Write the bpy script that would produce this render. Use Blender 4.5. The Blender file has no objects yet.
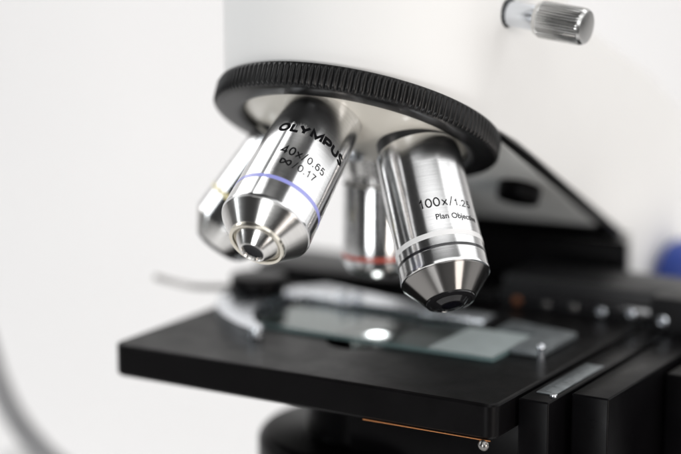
import bpy, bmesh, math, random
from mathutils import Vector, Matrix
PI = math.pi
random.seed(4)
S = 0.001                      # everything below is written in millimetres
Z0 = 165.0                     # height of the stage top above the table
scene = bpy.context.scene
col = scene.collection

# ------------------------------------------------------------------ materials
def mat(name, base, rough=0.5, metal=0.0, coat=0.0, ior=1.5, noise=None, bump=None, rough_var=0.0,
        trans=0.0, emit=None, scale=(1, 1, 1), spec=0.5, aniso=0.0, bump_dist=0.0001):
    m = bpy.data.materials.new(name); m.use_nodes = True
    nt = m.node_tree; N = nt.nodes; L = nt.links
    b = N['Principled BSDF']
    b.inputs['Base Color'].default_value = (*base, 1)
    b.inputs['Roughness'].default_value = rough
    b.inputs['Metallic'].default_value = metal
    b.inputs['Coat Weight'].default_value = coat
    b.inputs['Coat Roughness'].default_value = 0.08
    b.inputs['IOR'].default_value = ior
    b.inputs['Specular IOR Level'].default_value = spec
    b.inputs['Transmission Weight'].default_value = trans
    b.inputs['Anisotropic'].default_value = aniso
    if aniso:                     # turned metal: fine grooves run round local Z, so highlights stretch along it
        tg = N.new('ShaderNodeTangent'); tg.direction_type = 'RADIAL'; tg.axis = 'Z'
        L.new(tg.outputs['Tangent'], b.inputs['Tangent'])
        b.inputs['Anisotropic Rotation'].default_value = 0.25
    if emit:
        b.inputs['Emission Color'].default_value = (*emit[0], 1)
        b.inputs['Emission Strength'].default_value = emit[1]
    tc = mp = None
    def coords():
        nonlocal tc, mp
        if mp is None:
            tc = N.new('ShaderNodeTexCoord'); mp = N.new('ShaderNodeMapping')
            mp.inputs['Scale'].default_value = scale
            L.new(tc.outputs['Object'], mp.inputs['Vector'])
        return mp.outputs['Vector']
    if noise:                     # (noise scale, strength of the brightness variation)
        t = N.new('ShaderNodeTexNoise'); t.inputs['Scale'].default_value = noise[0]
        t.inputs['Detail'].default_value = 5
        L.new(coords(), t.inputs['Vector'])
        r = N.new('ShaderNodeMapRange')
        r.inputs['From Min'].default_value = 0.3; r.inputs['From Max'].default_value = 0.7
        r.inputs['To Min'].default_value = 1 - noise[1]; r.inputs['To Max'].default_value = 1 + noise[1]
        L.new(t.outputs['Fac'], r.inputs['Value'])
        x = N.new('ShaderNodeMix'); x.data_type = 'RGBA'; x.blend_type = 'MULTIPLY'
        x.inputs['Factor'].default_value = 1
        x.inputs[6].default_value = (*base, 1)
        L.new(r.outputs['Result'], x.inputs[7])
        L.new(x.outputs[2], b.inputs['Base Color'])
    if rough_var:
        t = N.new('ShaderNodeTexNoise'); t.inputs['Scale'].default_value = 90
        t.inputs['Detail'].default_value = 6; t.inputs['Roughness'].default_value = 0.65
        L.new(coords(), t.inputs['Vector'])
        r = N.new('ShaderNodeMapRange')
        r.inputs['From Min'].default_value = 0.3; r.inputs['From Max'].default_value = 0.7
        r.inputs['To Min'].default_value = max(0.02, rough - rough_var); r.inputs['To Max'].default_value = rough + rough_var
        L.new(t.outputs['Fac'], r.inputs['Value'])
        L.new(r.outputs['Result'], b.inputs['Roughness'])
    if bump:                      # (noise scale, strength)
        t = N.new('ShaderNodeTexNoise'); t.inputs['Scale'].default_value = bump[0]
        t.inputs['Detail'].default_value = 3
        L.new(coords(), t.inputs['Vector'])
        u = N.new('ShaderNodeBump'); u.inputs['Strength'].default_value = bump[1]
        u.inputs['Distance'].default_value = bump_dist
        L.new(t.outputs['Fac'], u.inputs['Height'])
        L.new(u.outputs['Normal'], b.inputs['Normal'])
    return m

M = {}
# turned metal: noise squeezed along the turning axis gives fine rings around the barrel
M['barrel'] = mat('satin_chrome', (0.80, 0.80, 0.80), 0.18, 1.0, aniso=0.6, noise=(2600, 0.07), scale=(0.02, 0.02, 1))
M['chrome'] = mat('bright_chrome', (0.82, 0.81, 0.79), 0.22, 1.0, aniso=0.9, noise=(3000, 0.06), scale=(0.02, 0.02, 1))
M['gold'] = mat('pale_brass', (0.76, 0.72, 0.63), 0.2, 1.0, aniso=0.6)
M['dark_chrome'] = mat('dark_chrome', (0.29, 0.28, 0.27), 0.24, 1.0, aniso=0.9)
M['black_collar'] = mat('black_anodised', (0.02, 0.02, 0.021), 0.30, 0.0)
M['rubber'] = mat('black_grip', (0.005, 0.0048, 0.005), 0.36, 0.0, spec=0.3, noise=(300, 0.25), bump=(1800, 0.15))
M['black'] = mat('black_satin_metal', (0.0022, 0.002, 0.0024), 0.32, 0.0, spec=0.08, noise=(60, 0.2), rough_var=0.06, bump=(2600, 0.10), bump_dist=0.00004)
M['stage'] = mat('stage_black', (0.0028, 0.0025, 0.0028), 0.34, 0.0, spec=0.10, rough_var=0.07, bump=(3000, 0.16), bump_dist=0.00005, noise=(50, 0.2))
M['black_gloss'] = mat('black_gloss', (0.012, 0.012, 0.013), 0.12, 0.0)
M['cream'] = mat('cream_paint', (0.83, 0.825, 0.81), 0.62, 0.0, bump=(1500, 0.08), spec=0.35, noise=(20, 0.02))
M['dish'] = mat('cream_casting', (0.70, 0.67, 0.60), 0.30, 0.0, coat=0.3, noise=(60, 0.05))
M['panel'] = mat('pale_glossy_panel', (0.86, 0.88, 0.87), 0.25, 0.0, coat=0.2)
M['steel'] = mat('brushed_steel', (0.74, 0.77, 0.81), 0.26, 1.0, rough_var=0.05)
M['steel_knob'] = mat('knurled_steel', (0.62, 0.62, 0.61), 0.25, 1.0, rough_var=0.05)
M['rail'] = mat('black_rail', (0.010, 0.010, 0.011), 0.42, 0.0, spec=0.3, noise=(60, 0.2), rough_var=0.06)
M['scale'] = mat('satin_scale', (0.22, 0.24, 0.25), 0.45, 0.7, noise=(250, 0.25))
M['copper'] = mat('copper_edge', (0.95, 0.40, 0.16), 0.30, 1.0)  # orange of the reflected lamp, put into the metal colour
M['old_copper'] = mat('dull_copper', (0.30, 0.12, 0.06), 0.45, 0.8)
M['ink'] = mat('black_ink', (0.004, 0.004, 0.005), 0.6, spec=0.1)
M['blue_band'] = mat('blue_enamel', (0.34, 0.36, 0.80), 0.25, coat=0.5)
M['white_band'] = mat('white_enamel', (0.85, 0.85, 0.85), 0.25, coat=0.5)
M['black_band'] = mat('black_enamel', (0.01, 0.01, 0.012), 0.25, coat=0.5)
M['red_band'] = mat('red_enamel', (0.55, 0.09, 0.06), 0.3, coat=0.4)
M['yellow_band'] = mat('yellow_enamel', (0.80, 0.72, 0.42), 0.3, coat=0.4)
M['lens'] = mat('coated_glass', (0.004, 0.004, 0.006), 0.12, 0.0, spec=0.25)
M['glass'] = mat('slide_glass', (0.86, 0.97, 0.95), 0.01, 0.0, trans=1.0, ior=1.24)
M['edge'] = mat('ground_glass_edge', (0.15, 0.22, 0.22), 0.3, 0.0)
M['frost'] = mat('frosted_label', (0.40, 0.45, 0.45), 0.5, 0.0, noise=(200, 0.08))
M['lamp'] = mat('lit_condenser_lens', (1, 1, 1), 0.4, emit=((1.0, 0.93, 0.95), 26.0))
nt = M['lamp'].node_tree; tc = nt.nodes.new('ShaderNodeTexCoord'); sp = nt.nodes.new('ShaderNodeSeparateXYZ'); hy = nt.nodes.new('ShaderNodeMath'); hy.operation = 'POWER'
ln = nt.nodes.new('ShaderNodeVectorMath'); ln.operation = 'LENGTH'; ml = nt.nodes.new('ShaderNodeVectorMath'); ml.operation = 'MULTIPLY'; ml.inputs[1].default_value = (1, 1, 0)
mr = nt.nodes.new('ShaderNodeMapRange'); mr.interpolation_type = 'SMOOTHSTEP'
mr.inputs['From Min'].default_value = 0.0006; mr.inputs['From Max'].default_value = 0.0037; mr.inputs['To Min'].default_value = 16; mr.inputs['To Max'].default_value = 0.25
nt.links.new(tc.outputs['Object'], ml.inputs[0]); nt.links.new(ml.outputs['Vector'], ln.inputs[0]); nt.links.new(ln.outputs['Value'], mr.inputs['Value'])
nt.links.new(mr.outputs['Result'], nt.nodes['Principled BSDF'].inputs['Emission Strength'])
nt.nodes['Principled BSDF'].inputs['Base Color'].default_value = (0.05, 0.04, 0.05, 1)
M['blue'] = mat('blue_plastic', (0.004, 0.035, 0.26), 0.4)
M['cable'] = mat('grey_cable', (0.25, 0.25, 0.255), 0.5, noise=(80, 0.1))
M['backdrop'] = mat('white_backdrop', (0.855, 0.845, 0.84), 0.85, noise=(3.0, 0.025))

# ------------------------------------------------------------------ mesh helpers
def link(name, me, material=None, parent=None, matrix=None, smooth=True, angle=35):
    o = bpy.data.objects.new(name, me); col.objects.link(o)
    if material: me.materials.append(M[material])
    if smooth:
        for p in me.polygons: p.use_smooth = True
        try: me.set_sharp_from_angle(angle=math.radians(angle))
        except Exception: pass
    if matrix is not None: o.matrix_local = matrix
    if parent: o.parent = parent
    if matrix is not None: o.matrix_local = matrix
    return o

def to_mesh(bm, name):
    bmesh.ops.recalc_face_normals(bm, faces=bm.faces)
    for v in bm.verts: v.co *= S
    me = bpy.data.meshes.new(name); bm.to_mesh(me); bm.free(); return me

def obj(name, bm, material, parent=None, matrix=None, smooth=True, angle=35):
    return link(name, to_mesh(bm, name), material, parent, matrix, smooth, angle)

def lathe(bm, prof, seg=128, mtx=None, closed=False):
    """prof: list of (radius, height) revolved about local Z."""
    rings = []
    for r, h in prof:
        if r < 1e-6: rings.append([bm.verts.new((0, 0, h))])
        else: rings.append([bm.verts.new((r*math.sin(2*PI*i/seg), r*math.cos(2*PI*i/seg), h)) for i in range(seg)])
    pairs = list(zip(rings, rings[1:]))
    if closed: pairs.append((rings[-1], rings[0]))
    for a, b in pairs:
        if len(a) == 1 and len(b) == 1: continue
        for i in range(seg):
            j = (i+1) % seg
            if len(a) == 1: bm.faces.new((a[0], b[j], b[i]))
            elif len(b) == 1: bm.faces.new((a[i], a[j], b[0]))
            else: bm.faces.new((a[i], a[j], b[j], b[i]))
    if mtx is not None:
        bm.verts.index_update()
        vs = [v for ring in rings for v in ring]
        for v in vs: v.co = mtx @ v.co
    return bm

def bevel_prof(pts, w):
    """round the corners of an open profile with two-point chamfers"""
    out = [pts[0]]
    for p, q, r in zip(pts, pts[1:], pts[2:]):
        P, Q, R = Vector(p), Vector(q), Vector(r)
        a = min(w, (P-Q).length*0.4); b = min(w, (R-Q).length*0.4)
        A = Q + (P-Q).normalized()*a; B = Q + (R-Q).normalized()*b
        out += [tuple(A), tuple((A+B+Q*2)/4), tuple(B)]
    return out + [pts[-1]]

def prism(bm, poly, z0, z1, bevel=0.0, seg=2, mtx=None):
    n = len(poly)
    a = [bm.verts.new((x, y, z0)) for x, y in poly]; b = [bm.verts.new((x, y, z1)) for x, y in poly]
    fs = [bm.faces.new(a[::-1]), bm.faces.new(b)]
    for i in range(n): fs.append(bm.faces.new((a[i], a[(i+1) % n], b[(i+1) % n], b[i])))
    vs = a + b
    if mtx is not None:
        for v in vs: v.co = mtx @ v.co
    if bevel:
        es = list({e for f in fs for e in f.edges})
        bmesh.ops.bevel(bm, geom=es, offset=bevel, segments=seg, affect='EDGES', profile=0.5, clamp_overlap=True)
    return bm

def rrect(x0, y0, x1, y1, r, n=6):
    out = []
    for cx, cy, a0 in ((x1-r, y1-r, 0), (x0+r, y1-r, 90), (x0+r, y0+r, 180), (x1-r, y0+r, 270)):
        for i in range(n+1):
            a = math.radians(a0 + 90*i/n); out.append((cx+r*math.cos(a), cy+r*math.sin(a)))
    return out

def box(bm, x0, y0, z0, x1, y1, z1, bevel=0.4, seg=2):
    return prism(bm, [(x0, y0), (x1, y0), (x1, y1), (x0, y1)], z0, z1, bevel, seg)

def tube(bm, pts, r, seg=20, cap=True):
    P = [Vector(p) for p in pts]; rings = []
    up = Vector((0.13, 0.2, 1)).normalized()
    for i, p in enumerate(P):
        t = (P[min(i+1, len(P)-1)] - P[max(i-1, 0)]).normalized()
        x = t.cross(up).normalized(); y = t.cross(x)
        rr = r[i] if isinstance(r, (list, tuple)) else r
        rings.append([bm.verts.new(p + rr*(math.cos(2*PI*k/seg)*x + math.sin(2*PI*k/seg)*y)) for k in range(seg)])
    for a, b in zip(rings, rings[1:]):
        for k in range(seg):
            bm.faces.new((a[k], a[(k+1) % seg], b[(k+1) % seg], b[k]))
    if cap: bm.faces.new(rings[0][::-1]); bm.faces.new(rings[-1])
    return bm

def smooth_path(ctrl, n=14):
    P = [Vector(c) for c in ctrl]; out = []
    for i in range(len(P)-1):
        p0, p1, p2, p3 = P[max(i-1, 0)], P[i], P[i+1], P[min(i+2, len(P)-1)]
        for k in range(n):
            t = k/n
            out.append(0.5*((2*p1) + (p2-p0)*t + (2*p0-5*p1+4*p2-p3)*t*t + (3*p1-p0-3*p2+p3)*t**3))
    return out + [P[-1]]

def arc_pts(cx, cy, rx, ry, a0, a1, k):
    return [(cx+rx*math.cos(math.radians(a0+(a1-a0)*i/k)), cy+ry*math.sin(math.radians(a0+(a1-a0)*i/k))) for i in range(k+1)]
def frame(origin, zdir, xdir=None):
    z = Vector(zdir).normalized()
    x = Vector(xdir) if xdir is not None else -z.cross(Vector((0, 0, 1)))
    x = (x - z*x.dot(z)).normalized(); y = z.cross(x)
    m = Matrix((x, y, z)).transposed().to_4x4(); m.translation = Vector(origin)
    return m
def met(m):                    # the same frame with its origin in metres
    k = m.copy(); k.translation = m.translation*S; return k

# ------------------------------------------------------------------ lettering
def text_mesh(body, bold=0.0):
    cu = bpy.data.curves.new('lettering', 'FONT'); cu.body = body; cu.size = 1.0
    cu.resolution_u = 5; cu.offset = bold
    o = bpy.data.objects.new('lettering', cu); col.objects.link(o)
    dg = bpy.context.evaluated_depsgraph_get(); dg.update()
    me = bpy.data.meshes.new_from_object(o.evaluated_get(dg))
    bpy.data.objects.remove(o); bpy.data.curves.remove(cu)
    return me

def wrap_text(bm, body, t, phi, width, height, radius_at, bold=0.0, lift=0.035, ref_h=None):
    """print text round a barrel: t is the height of its middle line, phi its middle angle (degrees)"""
    me = text_mesh(body, bold)
    tmp = bmesh.new(); tmp.from_mesh(me); bpy.data.meshes.remove(me)
    xs = [v.co.x for v in tmp.verts]; ys = [v.co.y for v in tmp.verts]
    x0, x1, y0, y1 = min(xs), max(xs), min(ys), max(ys)
    cap = 0.69 if ref_h is None else ref_h
    for v in tmp.verts:
        v.co.x = (v.co.x-(x0+x1)/2)/(x1-x0)*width
        v.co.y = (v.co.y/cap-0.5)*height
        v.co.z = 0
    wrap_verts(bm, tmp, t, phi, radius_at, lift)

def wrap_verts(bm, tmp, t, phi, radius_at, lift):
    for _ in range(3):
        es = [e for e in tmp.edges if abs(e.verts[0].co.x-e.verts[1].co.x) > 0.5]
        if not es: break
        bmesh.ops.subdivide_edges(tmp, edges=es, cuts=1)
        bmesh.ops.triangulate(tmp, faces=tmp.faces)
    for v in tmp.verts:
        tt = t - v.co.y; R = radius_at(tt) + lift
        a = math.radians(phi) + v.co.x/radius_at(t)
        v.co = Vector((R*math.sin(a), R*math.cos(a), tt))
    me = bpy.data.meshes.new('tmp'); tmp.to_mesh(me); tmp.free()
    bm.from_mesh(me); bpy.data.meshes.remove(me)

def arcp(cx, cy, rx, ry, a0, a1, k=14):
    return [(cx+rx*math.cos(math.radians(a0+(a1-a0)*i/k)), cy+ry*math.sin(math.radians(a0+(a1-a0)*i/k))) for i in range(k+1)]
# plain sans letters as centre lines in a box of width w and height 1: (w, [open or closed paths])
GL = {
 'O': (1.22, [arcp(.61, .5, .61, .5, 0, 360, 40)]),
 'L': (0.86, [[(0, 1), (0, 0), (.86, 0)]]),
 'Y': (1.10, [[(0, 1.0), (.55, .40), (1.10, 1.0)], [(.55, .45), (.55, 0)]]),
 'M': (1.28, [[(0, 0), (0, 1), (.64, .12), (1.28, 1), (1.28, 0)]]),
 'P': (0.92, [[(0, 0), (0, 1), (.6, 1)] + arcp(.6, .71, .32, .29, 90, -90, 10) + [(0, .42)]]),
 'U': (1.00, [[(0, 1), (0, .4)] + arcp(.5, .38, .5, .38, 180, 360, 16) + [(1, .4), (1, 1)]]),
 'S': (0.92, [arcp(.46, .755, .44, .245, 20, 200, 14) + arcp(.46, .755, .44, .245, 200, 262, 4) + arcp(.46, .245, .46, .255, 82, -160, 18)]),
 '4': (0.72, [[(.56, 0), (.56, 1), (0, .30), (.78, .30)]]),
 '0': (0.62, [arcp(.31, .5, .31, .5, 0, 360, 32)]),
 '1': (0.34, [[(0, .74), (.14, .80), (.26, 1), (.26, 0)]]),
 '2': (0.62, [arcp(.31, .70, .29, .30, 170, -30, 12) + [(.30, .27), (0, 0), (.64, 0)]]),
 '5': (0.62, [[(.56, 1), (.13, 1), (.04, .50)] + arcp(.30, .32, .31, .32, 130, -150, 16)]),
 '6': (0.62, [arcp(.31, .32, .30, .32, 0, 360, 26), arcp(.36, .50, .35, .50, 165, 50, 12)]),
 '7': (0.60, [[(0, 1), (.60, 1), (.36, .5), (.22, 0)]]),
 'x': (0.62, [[(0, 0), (.62, .8)], [(0, .8), (.62, 0)]]),
 '/': (0.42, [[(0, -.08), (.42, 1.06)]]),
 '.': (0.10, [[(.05, -.06), (.05, .10)]]),
}
def stroke_mesh(tmp, path, w, z):
    closed = (Vector(path[0])-Vector(path[-1])).length < 1e-4
    P = [Vector((p[0], p[1])) for p in (path[:-1] if closed else path)]
    Q = [P[0]]
    for p in P[1:]:
        if (p-Q[-1]).length > 1e-5: Q.append(p)
    P = Q; m = len(P); L = []
    for i, p in enumerate(P):
        a = P[i-1] if (closed or i > 0) else None; b = P[(i+1) % m] if (closed or i < m-1) else None
        d0 = (p-a).normalized() if a is not None else (b-p).normalized()
        d1 = (b-p).normalized() if b is not None else d0
        n0 = Vector((-d0.y, d0.x)); n1 = Vector((-d1.y, d1.x)); nn_ = (n0+n1)
        nn_ = nn_.normalized() if nn_.length > 1e-4 else n0
        k = min(1/max(nn_.dot(n0), 0.3), 2.2)
        L.append((tmp.verts.new((*(p+nn_*k*w/2), z)), tmp.verts.new((*(p-nn_*k*w/2), z))))
    for i in range(m if closed else m-1):
        a, b = L[i], L[(i+1) % m]; tmp.faces.new((a[0], b[0], b[1], a[1]))
def print_line(bm, items, t, phi0, phi1, radius_at, lift=0.035):
    """items: (character, height mm, stroke mm, gap before as mm); fitted between two angles, t is the base line"""
    x = 0.0; place = []
    for ch, h, w, gap in items:
        x += gap; place.append((ch, h, w, x)); x += GL[ch][0]*(h-w)+w
    span = math.radians(phi1-phi0)*radius_at(t); k = span/x
    for q, (ch, h, w, x0) in enumerate(place):
        tmp = bmesh.new()
        for j, path in enumerate(GL[ch][1]):
            pts = [(((x0+w/2+px*(h-w)))*k - span/2, w/2+py*(h-w)) for px, py in path]
            stroke_mesh(tmp, pts, w, 0)
        wrap_verts(bm, tmp, t, (phi0+phi1)/2, radius_at, lift+0.0015*(q % 2))

def infinity(bm, t, phi, w, h, stroke, radius_at):
    tmp = bmesh.new(); n = 72; ring = []
    def pt(a): return Vector((w/2*math.cos(a), h/2*math.sin(2*a)/1.0, 0))
    for i in range(n):
        a = 2*PI*i/n; d = (pt(a+.01)-pt(a-.01)).normalized(); nn = Vector((-d.y, d.x, 0))
        ring.append((tmp.verts.new(pt(a)+nn*stroke/2), tmp.verts.new(pt(a)-nn*stroke/2)))
    for i in range(n):
        a, b = ring[i], ring[(i+1) % n]; tmp.faces.new((a[0], b[0], b[1], a[1]))
    wrap_verts(bm, tmp, t, phi, radius_at, 0.04)

def raw_obj(name, bm, material, parent):
    """lettering: flat shaded, normals left as they are"""
    for v in bm.verts: v.co *= S
    me = bpy.data.meshes.new(name); bm.to_mesh(me); bm.free()
    return link(name, me, material, parent, None, smooth=False)

# ------------------------------------------------------------------ microscope
scope = bpy.data.objects.new('microscope', None); col.objects.link(scope)
scope.location = (0, 0, Z0*S - 0.165)
scope['label'] = 'white and black laboratory microscope with four chrome objectives over a black stage'
scope['category'] = 'microscope'

def lab(o, text): o['label'] = text; return o
UP = Matrix.Translation((0, 0, Z0))                       # stage-level frame inside the microscope
def part(name, bm, material, parent=scope, **k):
    """geometry written with z = 0 at the stage top"""
    for v in bm.verts: v.co.z += Z0
    return obj(name, bm, material, parent, **k)

# nosepiece frame (apex of the objective cone, axis pointing down and to the front)
AP = Vector((0, 0, 88.93 + Z0)); TH = 0.46878; PS = -1.50810
n = Vector((math.sin(TH)*math.cos(PS), math.sin(TH)*math.sin(PS), -math.cos(TH)))
RC = AP + n*35.13            # centre of the ring's lower rim
RR, RH, RI = 38.4, 6.6, 30.2

# head: a D shaped tower cut off obliquely along the nosepiece plane, running back into the arm
def plane_z(x, y, off):
    P = RC - n*off
    return P.z - ((x-P.x)*n.x + (y-P.y)*n.y)/n.z
HX = 36.5
outline = []
for i in range(49):
    a = PI + PI*i/48
    outline.append((0.4 + HX*math.cos(a), -11 + 33.5*math.sin(a)))
outline += [(0.4+HX, 10), (0.4+HX, 24), (0.4-HX, 24), (0.4-HX, 10)]
bm = bmesh.new()
lo = [bm.verts.new((x, y, plane_z(x, y, 6.75 if y < -5 else 8.9))) for x, y in outline]
hi = [bm.verts.new((x, y, Z0+170)) for x, y in outline]
nn = len(outline)
for i in range(nn): bm.faces.new((lo[i], lo[(i+1) % nn], hi[(i+1) % nn], hi[i]))
bm.faces.new(hi); bm.faces.new(lo[::-1])
head = obj('head', bm, 'cream', scope, angle=50)
# arm: slopes down behind the head and runs down to the base
bm = bmesh.new(); w0, w1 = 0.4-HX+0.25, 0.4+HX-0.25
side = [(24.1, plane_z(0, 24.1, 9.0))] + [(y, plane_z(0, y, 9.0)) for y in (50, 70, 87)] + [(91.9, plane_z(0, 87, 9.0)-1), (92, 24), (133, 24)]
side += [(133.5, Z0+40)] + arc_pts(121, Z0+40, 12.5, 12.5, 8, 62, 6) + [(100, Z0+64.5), (70, Z0+75.6), (45, Z0+86.0), (34, Z0+93.0), (27, Z0+103), (24.1, Z0+118)]
a_ = [bm.verts.new((w0, y, z)) for y, z in side]; b_ = [bm.verts.new((w1, y, z)) for y, z in side]
for v in a_[:5] + b_[:5]: v.co.z += plane_z(v.co.x, v.co.y, 9.0) - plane_z(0, v.co.y, 9.0)
fs = [bm.faces.new(a_), bm.faces.new(b_[::-1])]
for i in range(len(side)): fs.append(bm.faces.new((a_[i], b_[i], b_[(i+1) % len(side)], a_[(i+1) % len(side)])))
es = [e for e in bm.edges if abs(e.verts[0].co.x-e.verts[1].co.x) < 1 and max(v.co.z for v in e.verts) > Z0+39 and min(v.co.y for v in e.verts) > 25 and min(v.co.z for v in e.verts) > Z0+35]
bmesh.ops.bevel(bm, geom=es, offset=3.5, segments=4, affect='EDGES', clamp_overlap=True)
arm = obj('arm', bm, 'cream', scope, angle=40)
bm = bmesh.new(); box(bm, -33, 87.5, 24, 36.6, 91.8, Z0+13.5, 1.5, 3)
lab(obj('front_cover', bm, 'black', arm), 'black cover on the front of the arm')
bm = bmesh.new(); prism(bm, rrect(-75, -75, 75, 140, 22, 8), 0, 24, 3, 3)
obj('base', bm, 'cream', scope)

# underside plate of the head: black frame along the slanted edge and a pale glossy panel inside
xd = Vector((1, 0, 0)); xd = (xd - n*xd.dot(n)).normalized(); yd = n.cross(xd)      # yd runs towards the front/up
if yd.y > 0: pass
P0 = RC - n*6.9
FR = Matrix((xd, -yd if yd.y < 0 else yd, n)).transposed().to_4x4(); FR.translation = P0
def in_plane(poly, z0, z1, bevel=0.0):
    b = bmesh.new(); prism(b, poly, z0, z1, bevel, 2, FR); return b
y_of = lambda Y: (Y - P0.y)/ (FR.col[1].y)               # in-plane distance for a world Y
ya, yb = 14.0, y_of(86.5)
xo = 35.8
xr, xl = 34.6, -36.0
pl = obj('underside_plate', in_plane([(xl, ya), (xr+1.2, ya-2), (xr+1.2, yb-2), (xr-1.0, yb), (xl+2, yb), (xl, yb-2)], -2.1, 0.0, 0.5), 'black', head)
lab(pl, 'black frame under the slanted head')
lab(obj('underside_panel', in_plane([(xl+5, ya+2), (xr-0.6, ya+2), (xr-1.8, yb-16), (xl+5, yb-17)], 0.05, 0.45, 0.15), 'panel', head), 'pale glossy panel inside the black frame')
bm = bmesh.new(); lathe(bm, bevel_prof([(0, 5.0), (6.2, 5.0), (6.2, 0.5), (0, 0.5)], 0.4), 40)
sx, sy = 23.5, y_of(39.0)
obj('cap', bm, 'black', head, matrix=met(FR @ Matrix.Translation((sx, sy, 0))))  # solid dark disc shaped for the soft reflection in the glossy panel

# clamp screw on the right side of the head
KO = Vector((36.9, 3.2, 90.1 + Z0)); KD = Vector((1, -0.03, -0.11)).normalized()
kf = frame(KO, KD, (0, 1, 0))
bm = bmesh.new(); lathe(bm, bevel_prof([(0, -1), (3.3, -1), (3.3, 9.6), (0, 9.6)], 0.3), 48)
ks = obj('clamp_screw', bm, 'steel', scope, matrix=met(kf))
bm = bmesh.new(); lathe(bm, [(3.2, 0.0), (3.9, 0.0), (4.0, 0.2), (3.9, 0.45), (3.2, 0.45)], 48)
lab(obj('collar', bm, 'black_collar', ks), 'black collar')
bm = bmesh.new()
NT = 44; seg = NT*6; rows = []
for r, h, k in ((3.2, 9.0, 0), (4.3, 9.0, 0), (4.8, 10.2, 0), (4.85, 10.5, 1), (4.85, 21.4, 1), (4.75, 22.1, 0), (4.3, 22.8, 0), (3.9, 22.9, 0), (0, 22.9, 0)):
    if r == 0: rows.append([bm.verts.new((0, 0, h))]); continue
    ring = []
    for i in range(seg):
        ph = (i % 6)/6
        g = (0.0, 0.0, 0.0, 0.16, 0.3, 0.16)[i % 6]*k
        a = 2*PI*i/seg; ring.append(bm.verts.new(((r-g)*math.cos(a), (r-g)*math.sin(a), h)))
    rows.append(ring)
for a, b in zip(rows, rows[1:]):
    for i in range(seg):
        j = (i+1) % seg
        if len(b) == 1: bm.faces.new((a[i], a[j], b[0]))
        else: bm.faces.new((a[i], a[j], b[j], b[i]))
obj('knurled_grip', bm, 'steel_knob', ks, angle=28)

# nosepiece: cream dish, black knurled ring, centre bolt
nf = frame(RC + Vector((0.859, 0.511, 0))*0.8, n)
bm = bmesh.new(); lathe(bm, [(0, -6.4), (RR-2.6, -6.4), (RR-2.6, -6.0), (RI+0.4, -6.0), (RI+0.4, -2.4), (RI-0.4, -1.7), (26, -0.2), (22, 1.2), (12, 3.8), (4, 4.6), (0, 4.6)], 160)
nose = obj('nosepiece', bm, 'dish', scope, matrix=met(nf), angle=40)
bm = bmesh.new()
NT = 140; K = 8; seg = NT*K
prof = [0, 0, 0.05, 0.5, 0.95, 1.0, 0.95, 0.5]
rows = []
for r, h, k in ((RR-2.2, -RH, 0), (RR-0.9, -RH, 0), (RR-0.45, -RH+0.25, 0), (RR-0.35, -RH+0.75, 0), (RR, -RH+1.25, 1), (RR, -1.3, 1), (RR-0.45, -0.7, 0.8), (RR-0.9, -0.35, 0), (RR-1.5, -0.05, 0), (RR-2.6, 0.1, 0),
                (RI+2.0, 0.0, 0), (RI+0.7, -0.15, 0), (RI+0.2, -0.6, 0), (RI, -3.0, 0)):
    rows.append([bm.verts.new(((r-0.62*k*prof[i % K])*math.sin(2*PI*i/seg), (r-0.62*k*prof[i % K])*math.cos(2*PI*i/seg), h)) for i in range(seg)])
for a, b in zip(rows, rows[1:]):
    for i in range(seg):
        j = (i+1) % seg; bm.faces.new((a[i], a[j], b[j], b[i]))
lab(obj('knurled_ring', bm, 'rubber', nose, angle=40), 'black ribbed grip ring')
bm = bmesh.new(); lathe(bm, bevel_prof([(0, 6.4), (3.6, 6.4), (3.6, 4.2), (0, 4.2)], 0.4), 40)
obj('centre_bolt', bm, 'steel', nose)

# ------------------------------------------------------------------ objectives
def rot_about(v, ax, ang): return Matrix.Rotation(ang, 3, ax) @ v
def axis(phase): return rot_about(Vector((0, 0, -1)), n, phase)
def taper(r0, t0, r1, t1): return lambda t: r0 + (r1-r0)*(t-t0)/(t1-t0)
def objective(label, fr, collar, barrel, material='barrel', collar_material='black_collar'):
    bm = bmesh.new(); lathe(bm, barrel, 160)
    o = lab(obj('objective', bm, material, scope, matrix=met(fr), angle=22), label)
    bm = bmesh.new(); lathe(bm, collar, 96); obj('collar', bm, collar_material, o, angle=25)
    return o
def ring_part(name, o, prof, material, seg=160, angle=25):
    bm = bmesh.new(); lathe(bm, prof, seg); return obj(name, bm, material, o, angle=angle)
def band(o, R, t0, t1, material, name='colour_band'):
    bm = bmesh.new(); lathe(bm, [(R(t0)-0.3, t0), (R(t0)+0.05, t0), (R(t0)+0.06, (t0+t1)/2), (R(t1)+0.05, t1), (R(t1)-0.3, t1)], 160)
    return obj(name, bm, material, o)

# front one: blue band
a40 = axis(3.11338); f40 = frame(AP, a40)
R40 = taper(10.45, 42, 11.65, 79)
o = objective('satin chrome objective with a blue band', f40,
    bevel_prof([(8, 30), (9.0, 30), (9.0, 40.2), (8, 40.2)], 0.3),
    [(8.0, 39.6), (9.7, 39.6), (10.15, 39.75), (10.35, 40.2)] + [(R40(t), t) for t in (43, 50, 60, 70, 79)] + [(11.7, 79.3), (11.62, 79.8), (11.3, 80.0), (10.5, 80.2)])
band(o, R40, 72.4, 73.5, 'blue_band')
c = ring_part('nose_cone', o, [(10.6, 79.9), (11.35, 79.95), (11.4, 80.2), (7.35, 84.8), (7.0, 84.9)], 'chrome')
ring_part('nose_ring', o, [(7.1, 84.7), (7.3, 84.9), (7.2, 85.6), (6.9, 85.8), (6.3, 85.7), (6.15, 85.3), (6.1, 84.0)], 'gold')
ring_part('tip_cone', o, [(6.2, 84.3), (5.75, 84.6), (5.7, 85.3), (3.55, 88.0), (3.2, 88.25), (2.95, 88.2), (2.8, 87.9), (2.7, 87.2)], 'chrome')
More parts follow.
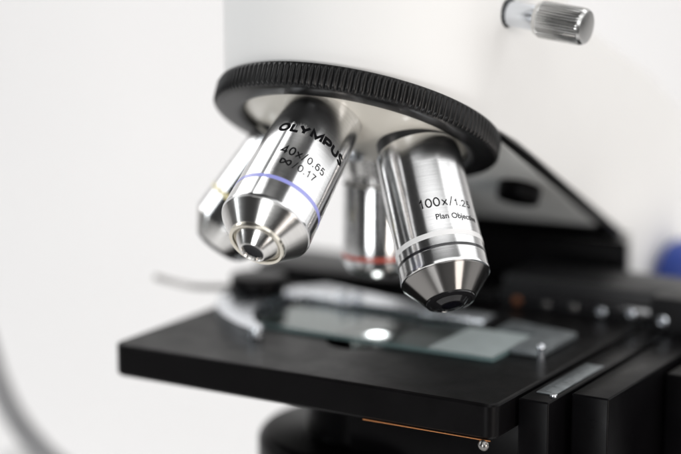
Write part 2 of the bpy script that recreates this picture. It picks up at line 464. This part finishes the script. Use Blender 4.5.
ring_part('front_lens', o, [(2.9, 87.3), (2.0, 87.1), (1.0, 86.9), (0, 86.85)], 'lens', 48)
bm = bmesh.new()
print_line(bm, [(ch, 3.0, 0.80, -0.45 if ch == 'Y' else 0.22) for ch in 'OLYMPUS'], 57.2, -17, 94, R40)
raw_obj('maker_lettering', bm, 'ink', o)
bm = bmesh.new()
print_line(bm, [('4', 2.75, .42, 0), ('0', 2.75, .42, .25), ('x', 2.5, .34, .25), ('/', 2.6, .27, .2), ('0', 2.2, .27, .35), ('.', 2.2, .3, .35), ('6', 2.2, .27, .4), ('5', 2.2, .27, .4)], 64.8, 5.0, 71, R40)
infinity(bm, 67.2, 19, 2.6, 1.5, 0.42, R40)
print_line(bm, [('/', 2.4, .26, 0), ('0', 2.2, .27, .3), ('.', 2.2, .3, .35), ('1', 2.2, .27, .4), ('7', 2.2, .27, .5)], 68.4, 29, 63, R40)
raw_obj('magnification_lettering', bm, 'ink', o)

# right one: white and black rings
a100 = axis(1.65527); r_img = Vector((0.859, 0.511, 0))
p_top = AP + a100*25 + r_img*1.4; p_tip = AP + a100*86
ax = (p_tip-p_top).normalized(); f100 = frame(p_tip - ax*86, ax)
R100 = taper(10.9, 43, 11.35, 79.5)
o = objective('chrome objective with a white and a black band', f100,
    bevel_prof([(8, 32), (10.0, 32), (10.0, 44.0), (8, 44.0)], 0.4),
    [(8.0, 43.5), (10.0, 43.5), (10.6, 43.9), (R100(45), 45)] + [(R100(t), t) for t in (50, 60, 70, 79.5)] + [(11.4, 79.8), (11.35, 80.3), (11.0, 80.5), (10.4, 80.6)])
band(o, R100, 71.9, 73.3, 'white_band')
band(o, R100, 75.5, 76.25, 'black_band')
ring_part('nose_cone', o, [(10.4, 80.3), (11.0, 80.45), (11.05, 80.7), (6.5, 86.2), (6.2, 86.3)], 'dark_chrome')
ring_part('tip_ring', o, [(6.3, 86.1), (6.2, 86.7), (5.4, 87.0), (5.2, 86.7), (4.4, 86.8), (3.2, 87.8), (2.8, 87.9), (2.5, 87.6)], 'black_gloss')
ring_part('front_lens', o, [(2.6, 87.6), (1.5, 87.95), (0, 88.1)], 'lens', 48)
bm = bmesh.new()
print_line(bm, [('1', 2.7, .36, 0), ('0', 2.6, .36, .35), ('0', 2.6, .36, .2), ('x', 2.3, .32, .35), ('/', 2.6, .26, .25), ('1', 2.0, .28, .3), ('.', 2.0, .3, .4), ('2', 2.0, .28, .35), ('5', 2.0, .28, .4)], 65.3, -34, 41, R100)
wrap_text(bm, 'Plan Objective', 68.1, 15.5, 12.3, 1.5, R100, bold=0.012)
raw_obj('magnification_lettering', bm, 'ink', o)

# rear one, upright over the lit spot: red band
f4 = frame(AP, (0, 0, -1), (0.859, 0.511, 0))
R4 = taper(9.5, 46, 9.8, 70)
o = objective('upright chrome objective with a red band', f4,
    [(7, 33), (10.2, 33), (10.2, 34), (8.9, 43.4), (8.3, 43.8), (8.3, 46.4), (7, 46.4)],
    [(8.0, 46.0), (8.9, 46.0), (9.5, 46.6)] + [(R4(t), t) for t in (48, 55, 62, 68.2)] + [(9.7, 68.6), (9.2, 68.8)], collar_material='chrome')
band(o, R4, 65.6, 66.8, 'red_band')
ring_part('nose_cone', o, [(9.0, 68.6), (9.4, 68.8), (9.3, 69.3), (7.5, 71.2), (5.0, 72.2), (3.6, 72.3), (3.4, 72.0)], 'chrome')
ring_part('front_lens', o, [(3.5, 72.0), (2, 72.15), (0, 72.2)], 'lens', 48)

# left one: yellow band
a10 = axis(4.93022)
q_top = AP + a10*38 - r_img*0.6; q_tip = AP + a10*74 - r_img*2.9
ax10 = (q_tip-q_top).normalized(); f10 = frame(q_tip - ax10*74, ax10)
R10 = taper(10.6, 42, 11.2, 69)
o = objective('chrome objective with a yellow band', f10,
    bevel_prof([(8, 32), (9.4, 32), (9.4, 42.4), (8, 42.4)], 0.4),
    [(8.0, 41.6), (9.6, 41.6), (10.5, 42.2)] + [(R10(t), t) for t in (43, 50, 60, 68.5)] + [(11.2, 68.9), (10.6, 69.2)])
band(o, R10, 61.0, 62.4, 'yellow_band')
ring_part('nose_cone', o, [(10.4, 69.0), (10.9, 69.2), (10.8, 69.6), (7.6, 74.6), (7.0, 74.8)], 'chrome')
ring_part('tip_ring', o, [(7.1, 74.6), (6.9, 75.2), (5.2, 76.0), (3.4, 76.2), (3.2, 75.8)], 'black_gloss')
ring_part('front_lens', o, [(3.4, 75.9), (1.7, 75.7), (0, 75.6)], 'lens', 48)

# ------------------------------------------------------------------ stage
XL, XR, YF, YB = -56.4, 59.2, -46.2, 78.0
bm = bmesh.new()
outer = rrect(XL, YF, XR, YB, 3.2, 14)
def slot(rx, ry, r, k=10):
    return rrect(-rx, -ry, rx, ry, r, k)
hole = slot(9.0, 19.0, 8.9)
def plate(bm, outer, hole, z0, z1, ch):
    def ring(poly, z, d):                      # simple inset towards/away from the polygon's own centre line
        m = len(poly); out = []
        for i, (x, y) in enumerate(poly):
            p, q = Vector(poly[i-1]), Vector(poly[(i+1) % m]); t = (q-p).normalized()
            out.append(bm.verts.new((x - d*t.y*(-1), y - d*t.x, z)) if False else bm.verts.new((x-d*t.y, y+d*t.x, z)))
        return out
    def wall(a, b):
        m = len(a)
        for i in range(m): bm.faces.new((a[i], a[(i+1) % m], b[(i+1) % m], b[i]))
    o1, o2, o2b, o3, o4 = ring(outer, z1, ch), ring(outer, z1-ch*0.35, ch*0.3), ring(outer, z1-ch, 0), ring(outer, z0+ch, 0), ring(outer, z0, ch)
    h1, h2 = ring(hole, z1, 0), ring(hole, z0, 0)
    wall(o1, o2); wall(o2, o2b); wall(o2b, o3); wall(o3, o4); wall(h2, h1)
    for a, b in ((o1, h1), (o4, h2)):
        es = []
        for L in (a, b):
            for i in range(len(L)):
                e = bm.edges.get((L[i], L[(i+1) % len(L)])) or bm.edges.new((L[i], L[(i+1) % len(L)])); es.append(e)
        bmesh.ops.triangle_fill(bm, use_beauty=True, edges=es)
plate(bm, outer, hole, -9.0, 0.0, 0.7)
stage = part('stage', bm, 'stage', angle=12)
# lamp reflection under the front edge built as a metal strip, plus a screw
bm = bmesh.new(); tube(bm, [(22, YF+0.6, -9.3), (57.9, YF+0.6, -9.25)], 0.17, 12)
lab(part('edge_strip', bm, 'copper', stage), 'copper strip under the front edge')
bm = bmesh.new(); bmesh.ops.create_uvsphere(bm, u_segments=32, v_segments=20, radius=1.5, matrix=Matrix.Translation((56.0, YF+0.9, -10.6)))
part('strip_screw', bm, 'dark_chrome', stage)
bm = bmesh.new(); box(bm, 4, -22, -34, 57.5, 70, -9.02, 0.6)
part('carrier_plate', bm, 'black', stage)
# drive blocks on the right
bm = bmesh.new(); box(bm, 60.1, -35.0, -46, 68.4, 44.0, -0.7, 0.5, 3)
blk = part('drive_block', bm, 'black', scope)
bm = bmesh.new(); box(bm, 62.0, -28.5, -0.72, 67.2, 2.0, -0.35, 0.12)
lab(part('vernier_scale', bm, 'scale', blk), 'satin steel scale strip')
bm = bmesh.new(); lathe(bm, bevel_prof([(0, 0.5), (1.0, 0.5), (1.0, -0.3), (0, -0.3)], 0.2), 24, Matrix.Translation((67.2, -29.6, -0.5)))
part('set_screw', bm, 'steel', blk)
bm = bmesh.new()
for k in range(28):
    y = -27.5 + k; d = 3.4 if k % 10 == 0 else (2.5 if k % 5 == 0 else 1.7)
    prism(bm, [(62.2, y), (62.2+d, y), (62.2+d, y+0.22), (62.2, y+0.22)], -0.345, -0.33)
lab(part('scale_marks', bm, 'ink', blk, smooth=False), 'fine black graduation marks')
bm = bmesh.new(); box(bm, 70.4, -26.0, -60, 80.4, 44.0, -0.2, 0.5, 3)
part('drive_block', bm, 'black', scope)
bm = bmesh.new(); box(bm, 81.2, 9.0, -60, 104, 44.0, -2.0, 0.8, 3)
part('drive_block', bm, 'black', scope)

# specimen holder: rear rail with screws, curved claw, holder bar
bm = bmesh.new(); box(bm, -69.5, 45.0, -6.0, 14.0, 72.0, 3.6, 0.8, 2)
rail = part('specimen_rail', bm, 'black', scope)
bm = bmesh.new(); box(bm, 14.0, 50.0, -1.0, 62.0, 73.0, 8.4, 0.6, 2)
part('rail_cover', bm, 'rail', rail)
bm = bmesh.new(); box(bm, 62.3, 44.6, -8.0, 110.0, 73.0, 8.9, 0.6, 2)
part('rail_cover', bm, 'rail', rail)
bm = bmesh.new(); box(bm, 14.2, 46.5, -1.0, 61.8, 49.9, 4.8, 0.4, 2)
lab(part('button_strip', bm, 'black_gloss', rail), 'glossy black strip with small buttons')
def disc_screw(x, y, z, r, material, name, parent):
    f = frame((x, y, z), (0, -1, 0), (1, 0, 0)); b = bmesh.new()
    lathe(b, bevel_prof([(r, -0.5), (r, 0.5), (r*0.5, 0.55)], 0.15) + [(r*0.45, 0.1), (0, 0.1)], 28, f)
    return part(name, b, material, parent)
disc_screw(66.2, 44.5, 2.2, 1.7, 'steel', 'screw', rail)
for x, z, r, m in ((20.5, 2.0, 1.3, 'old_copper'), (30.0, 2.0, 1.1, 'dark_chrome'), (38.5, 2.2, 1.1, 'dark_chrome'), (47.0, 2.0, 1.4, 'steel'), (56.0, 2.6, 1.4, 'steel')):
    disc_screw(x, 46.4, z, r, m, 'button', rail)  # row of small screws along the rail strip

hold = bpy.data.objects.new('specimen_holder', None); col.objects.link(hold); hold.parent = scope
def flat(poly, z0, z1, bevel=0.4):
    b = bmesh.new(); prism(b, poly, z0, z1, bevel, 3); return b
# claw: a crescent that closes on the left end of the slide
def arc(cx, cy, r, a0, a1, k): return [(cx+r*math.cos(math.radians(a0+(a1-a0)*i/k)), cy+r*math.sin(math.radians(a0+(a1-a0)*i/k))) for i in range(k+1)]
CLAW = [(-57.0, 16.5), (-55.8, 7.0), (-51.5, -3.0), (-43.5, -13.0), (-34.0, -20.5), (-26.0, -24.6), (-23.3, -24.0), (-23.6, -21.6), (-29.5, -16.5), (-34.8, -9.5), (-38.2, -1.0), (-39.0, 8.0), (-38.8, 17.0), (-46, 21)]
claw = part('claw', flat([tuple(p[:2]) for p in smooth_path([(x, y, 0) for x, y in CLAW] + [(*CLAW[0], 0)], 4)[:-1]], 0.15, 3.4, 0.5), 'steel', hold)
lab(claw, 'curved steel claw at the left end of the slide')
bm = bmesh.new(); lathe(bm, bevel_prof([(0, 3.4), (8.2, 3.4), (8.2, 8.4), (0, 8.4)], 0.8), 48, Matrix.Translation((-48.0, 13.5, 0)))
lab(part('pivot_knob', bm, 'black', hold), 'black round pivot knob')
bm = bmesh.new(); prism(bm, [(-40, 17.5), (-4, 17.5), (24, 17.5), (24, 26), (-12, 27), (-36, 33), (-43, 24)], 1.0, 3.0, 0.4, 2)
part('holder_bar', bm, 'steel', hold)
for x, y in ((-22.5, 12.0+7.5), (-18.0, 20.0)):
    bm = bmesh.new(); bmesh.ops.create_uvsphere(bm, u_segments=28, v_segments=16, radius=1.6, matrix=Matrix.Translation((x, y, 3.8)))
    part('ball_screw', bm, 'steel', hold)
bm = bmesh.new(); prism(bm, [(41.4, -1.5), (51.0, -1.5), (50.5, 22), (29, 26), (29, 15.8), (41.4, 15.8)], 0.15, 1.9, 0.3, 2)
lab(part('right_arm', bm, 'scale', hold), 'grey holder arm at the right end of the slide')
bm = bmesh.new(); lathe(bm, [(0, 0), (0.9, 0), (0.9, 2.2), (0.5, 2.2), (0.5, 2.4)], 24, Matrix.Translation((50.4, -1.2, 0)))
bmesh.ops.create_uvsphere(bm, u_segments=24, v_segments=14, radius=1.15, matrix=Matrix.Translation((50.4, -1.2, 3.0)))
part('stop_pin', bm, 'steel', hold)
bm = bmesh.new(); tube(bm, smooth_path([(-52, 14, 4.6), (-58, 9, 4.2), (-66, 4, 4.6), (-76, 0.5, 6.8)], 8), [0.9]*25, 14)
part('lever', bm, 'dark_chrome', hold)

# condenser under the stage with its lit top lens
bm = bmesh.new(); lathe(bm, bevel_prof([(0, -11.5), (19.5, -11.5), (19.5, -27.0), (31.5, -27.0), (33.2, -29.0), (33.2, -52), (30, -54), (30, -88), (0, -88)], 0.9), 128)
cond = part('condenser', bm, 'black', scope)
bm = bmesh.new(); lathe(bm, [(8.4, -11.5), (8.4, -3.0), (7.6, -2.0), (4.3, -1.5)], 64)
part('lens_mount', bm, 'black_gloss', cond)
bm = bmesh.new(); lathe(bm, [(4.4, -1.6), (3.4, -1.3), (2.4, -1.1), (1.2, -1.0), (0, -0.95)], 48)
lab(part('lit_lens', bm, 'lamp', cond), 'glowing white lens')
bm = bmesh.new(); box(bm, 18, 22, -70, 59.4, 86.5, -20.5, 1.0)
part('stage_bracket', bm, 'black', scope)
# blue focus knob on the side of the arm
bm = bmesh.new(); lathe(bm, [(0, -1.0), (6, -1.0), (6, 2.5), (9.5, 2.8), (11.8, 4.0), (13.0, 6.2), (13.2, 9.0), (12.6, 12), (11.0, 14.6), (8.2, 16.4), (4, 17.3), (0, 17.5)], 64)
lab(obj('focus_knob', bm, 'blue', scope, matrix=met(frame((35.5, 118, Z0-3.5), (1, 0, 0), (0, 1, 0)))), 'round blue knob on the arm')

# ------------------------------------------------------------------ the glass slide
slide = bpy.data.objects.new('microscope_slide', None); col.objects.link(slide)
slide.location = (3.4*S, 2.2*S, (Z0+0.02)*S)
slide['label'] = 'clear glass microscope slide with a frosted end lying on the black stage'
slide['category'] = 'glass slide'
bm = bmesh.new(); box(bm, -37.5, -13.0, 0, 37.5, 13.0, 1.1, 0.12, 1)
obj('glass', bm, 'glass', slide, smooth=False)
bm = bmesh.new()
for x0, y0, x1, y1 in ((-37.6, -13.25, 37.6, -13.03), (-37.6, 13.03, 37.6, 13.25), (-37.75, -13.0, -37.53, 13.0), (37.53, -13.0, 37.75, 13.0)):
    prism(bm, [(x0, y0), (x1, y0), (x1, y1), (x0, y1)], 0.02, 1.08)
lab(obj('ground_edge', bm, 'edge', slide, smooth=False), 'pale green ground edges')
bm = bmesh.new(); prism(bm, [(18.0, -12.9), (37.4, -12.9), (37.4, 12.9), (18.0, 12.9)], 1.12, 1.16)
lab(obj('label_area', bm, 'frost', slide, smooth=False), 'frosted pale end of the slide')

# ------------------------------------------------------------------ cable at the left, backdrop
bm = bmesh.new()
cp = [(-20, 110, 8), (-70, 60, 9), (-108, 20, 70), (-118, 16, 94), (-131, 14, Z0-61), (-140, 12, Z0-51), (-147, 11, Z0-38), (-158, 10, Z0-8), (-180, 8, Z0+30), (-225, 8, Z0+40), (-275, 20, Z0-20), (-300, 60, 60), (-310, 130, 5), (-330, 240, 4)]
tube(bm, smooth_path(cp, 12), 3.6, 20)
cab = obj('cable', bm, 'cable'); cab['label'] = 'thick grey cable curving down beside the microscope stage'; cab['category'] = 'cable'

AL = 0.53668
RV = Vector((math.cos(AL), math.sin(AL), 0)); FV = Vector((-math.sin(AL), math.cos(AL), 0))
bm = bmesh.new()
prof = [(-300, 0), (0, 0), (200, 0), (430, 0)] + [(430+300*math.sin(math.radians(a)), 300-300*math.cos(math.radians(a))) for a in range(6, 91, 6)] + [(730, 600), (730, 1300)]
rows = [[bm.verts.new(RV*w + FV*d + Vector((0, 0, h-0.05))) for w in (-1200, -600, 0, 600, 1200)] for d, h in prof]
for a, b in zip(rows, rows[1:]):
    for i in range(4): bm.faces.new((a[i], a[i+1], b[i+1], b[i]))
bd = obj('backdrop', bm, 'backdrop', angle=60); bd['kind'] = 'structure'

# ------------------------------------------------------------------ camera
D = 550.0; PITCH = 0.202665; Fp = 1986.0
f3 = FV*math.cos(PITCH) - Vector((0, 0, 1))*math.sin(PITCH); u3 = RV.cross(f3)
cpos = -(RV*((377-340.5)/Fp*D) - u3*((333-227)/Fp*D) + f3*D)
cam = bpy.data.cameras.new('camera'); co = bpy.data.objects.new('camera', cam); col.objects.link(co)
m = Matrix((RV, u3, -f3)).transposed().to_4x4(); m.translation = (cpos + Vector((0, 0, Z0)))*S
co.matrix_world = m
cam.sensor_width = 36; cam.lens = Fp*36/681; cam.clip_start = 0.02; cam.clip_end = 30
cam.dof.use_dof = True; cam.dof.focus_distance = 0.490; cam.dof.aperture_fstop = 5.0
scene.camera = co

# ------------------------------------------------------------------ light
def area(name, r, fwd, up, sx, sy, power, target=(0, 0, 40), color=(1, 1, 1)):
    l = bpy.data.lights.new(name, 'AREA'); l.shape = 'RECTANGLE'; l.size = sx*S; l.size_y = sy*S
    l.energy = power; l.color = color
    o = bpy.data.objects.new(name, l); col.objects.link(o)
    p = RV*r + FV*fwd + Vector((0, 0, Z0+up)); t = Vector((0, 0, Z0)) + RV*target[0] + FV*target[1] + Vector((0, 0, target[2]))
    o.location = p*S
    o.rotation_euler = (t-p).to_track_quat('-Z', 'Y').to_euler()
    return o
def fill_lamp(name, d, dist, sx, sy, power, color=(1, 1, 1), target=(0, 0, 60)):  # unseen area lamps added to light the scene and streak the chrome
    d = Vector(d).normalized()
    area(name, target[0]+d.x*dist, target[1]+d.y*dist, target[2]+d.z*dist, sx, sy, power, target, color)
fill_lamp('softbox_right', (0.88, 0.0, 0.48), 640, 640, 720, 2.0)
fill_lamp('softbox_front', (0.14, -0.60, 0.78), 640, 900, 260, 1.25)
fill_lamp('softbox_left', (-0.93, -0.04, 0.34), 640, 105, 440, 0.75, (0.93, 0.97, 1.0))
fill_lamp('softbox_rear', (-0.55, 0.58, 0.60), 700, 460, 460, 1.2)
fill_lamp('softbox_frontal', (0.12, -0.90, 0.40), 900, 420, 420, 1.3)  # added to brighten the head, kept out of the barrel reflections
fill_lamp('softbox_low_left', (-0.42, -0.90, -0.08), 950, 300, 280, 3.0, (0.98, 0.99, 1.0))  # low pair added to lift the dish and the underside panel
fill_lamp('softbox_low_right', (0.62, -0.78, -0.08), 950, 300, 280, 3.2, (1.0, 0.93, 0.88))
fill_lamp('softbox_left_rear', (-0.84, 0.38, 0.38), 680, 300, 300, 0.55)  # added to whiten the left objective
area('softbox_backdrop', 160, 300, 900, 1000, 260, 3.9, target=(160, 640, 0))  # unseen lamp added for the backdrop alone

w = bpy.data.worlds.new('World'); scene.world = w; w.use_nodes = True
bg = w.node_tree.nodes['Background']; bg.inputs['Color'].default_value = (1, 1, 1, 1); bg.inputs['Strength'].default_value = 0.03

vs = scene.view_settings; vs.view_transform = 'Standard'; vs.look = 'None'; vs.exposure = 0; vs.gamma = 1
scene.cycles.max_bounces = 10; scene.cycles.use_denoising = True
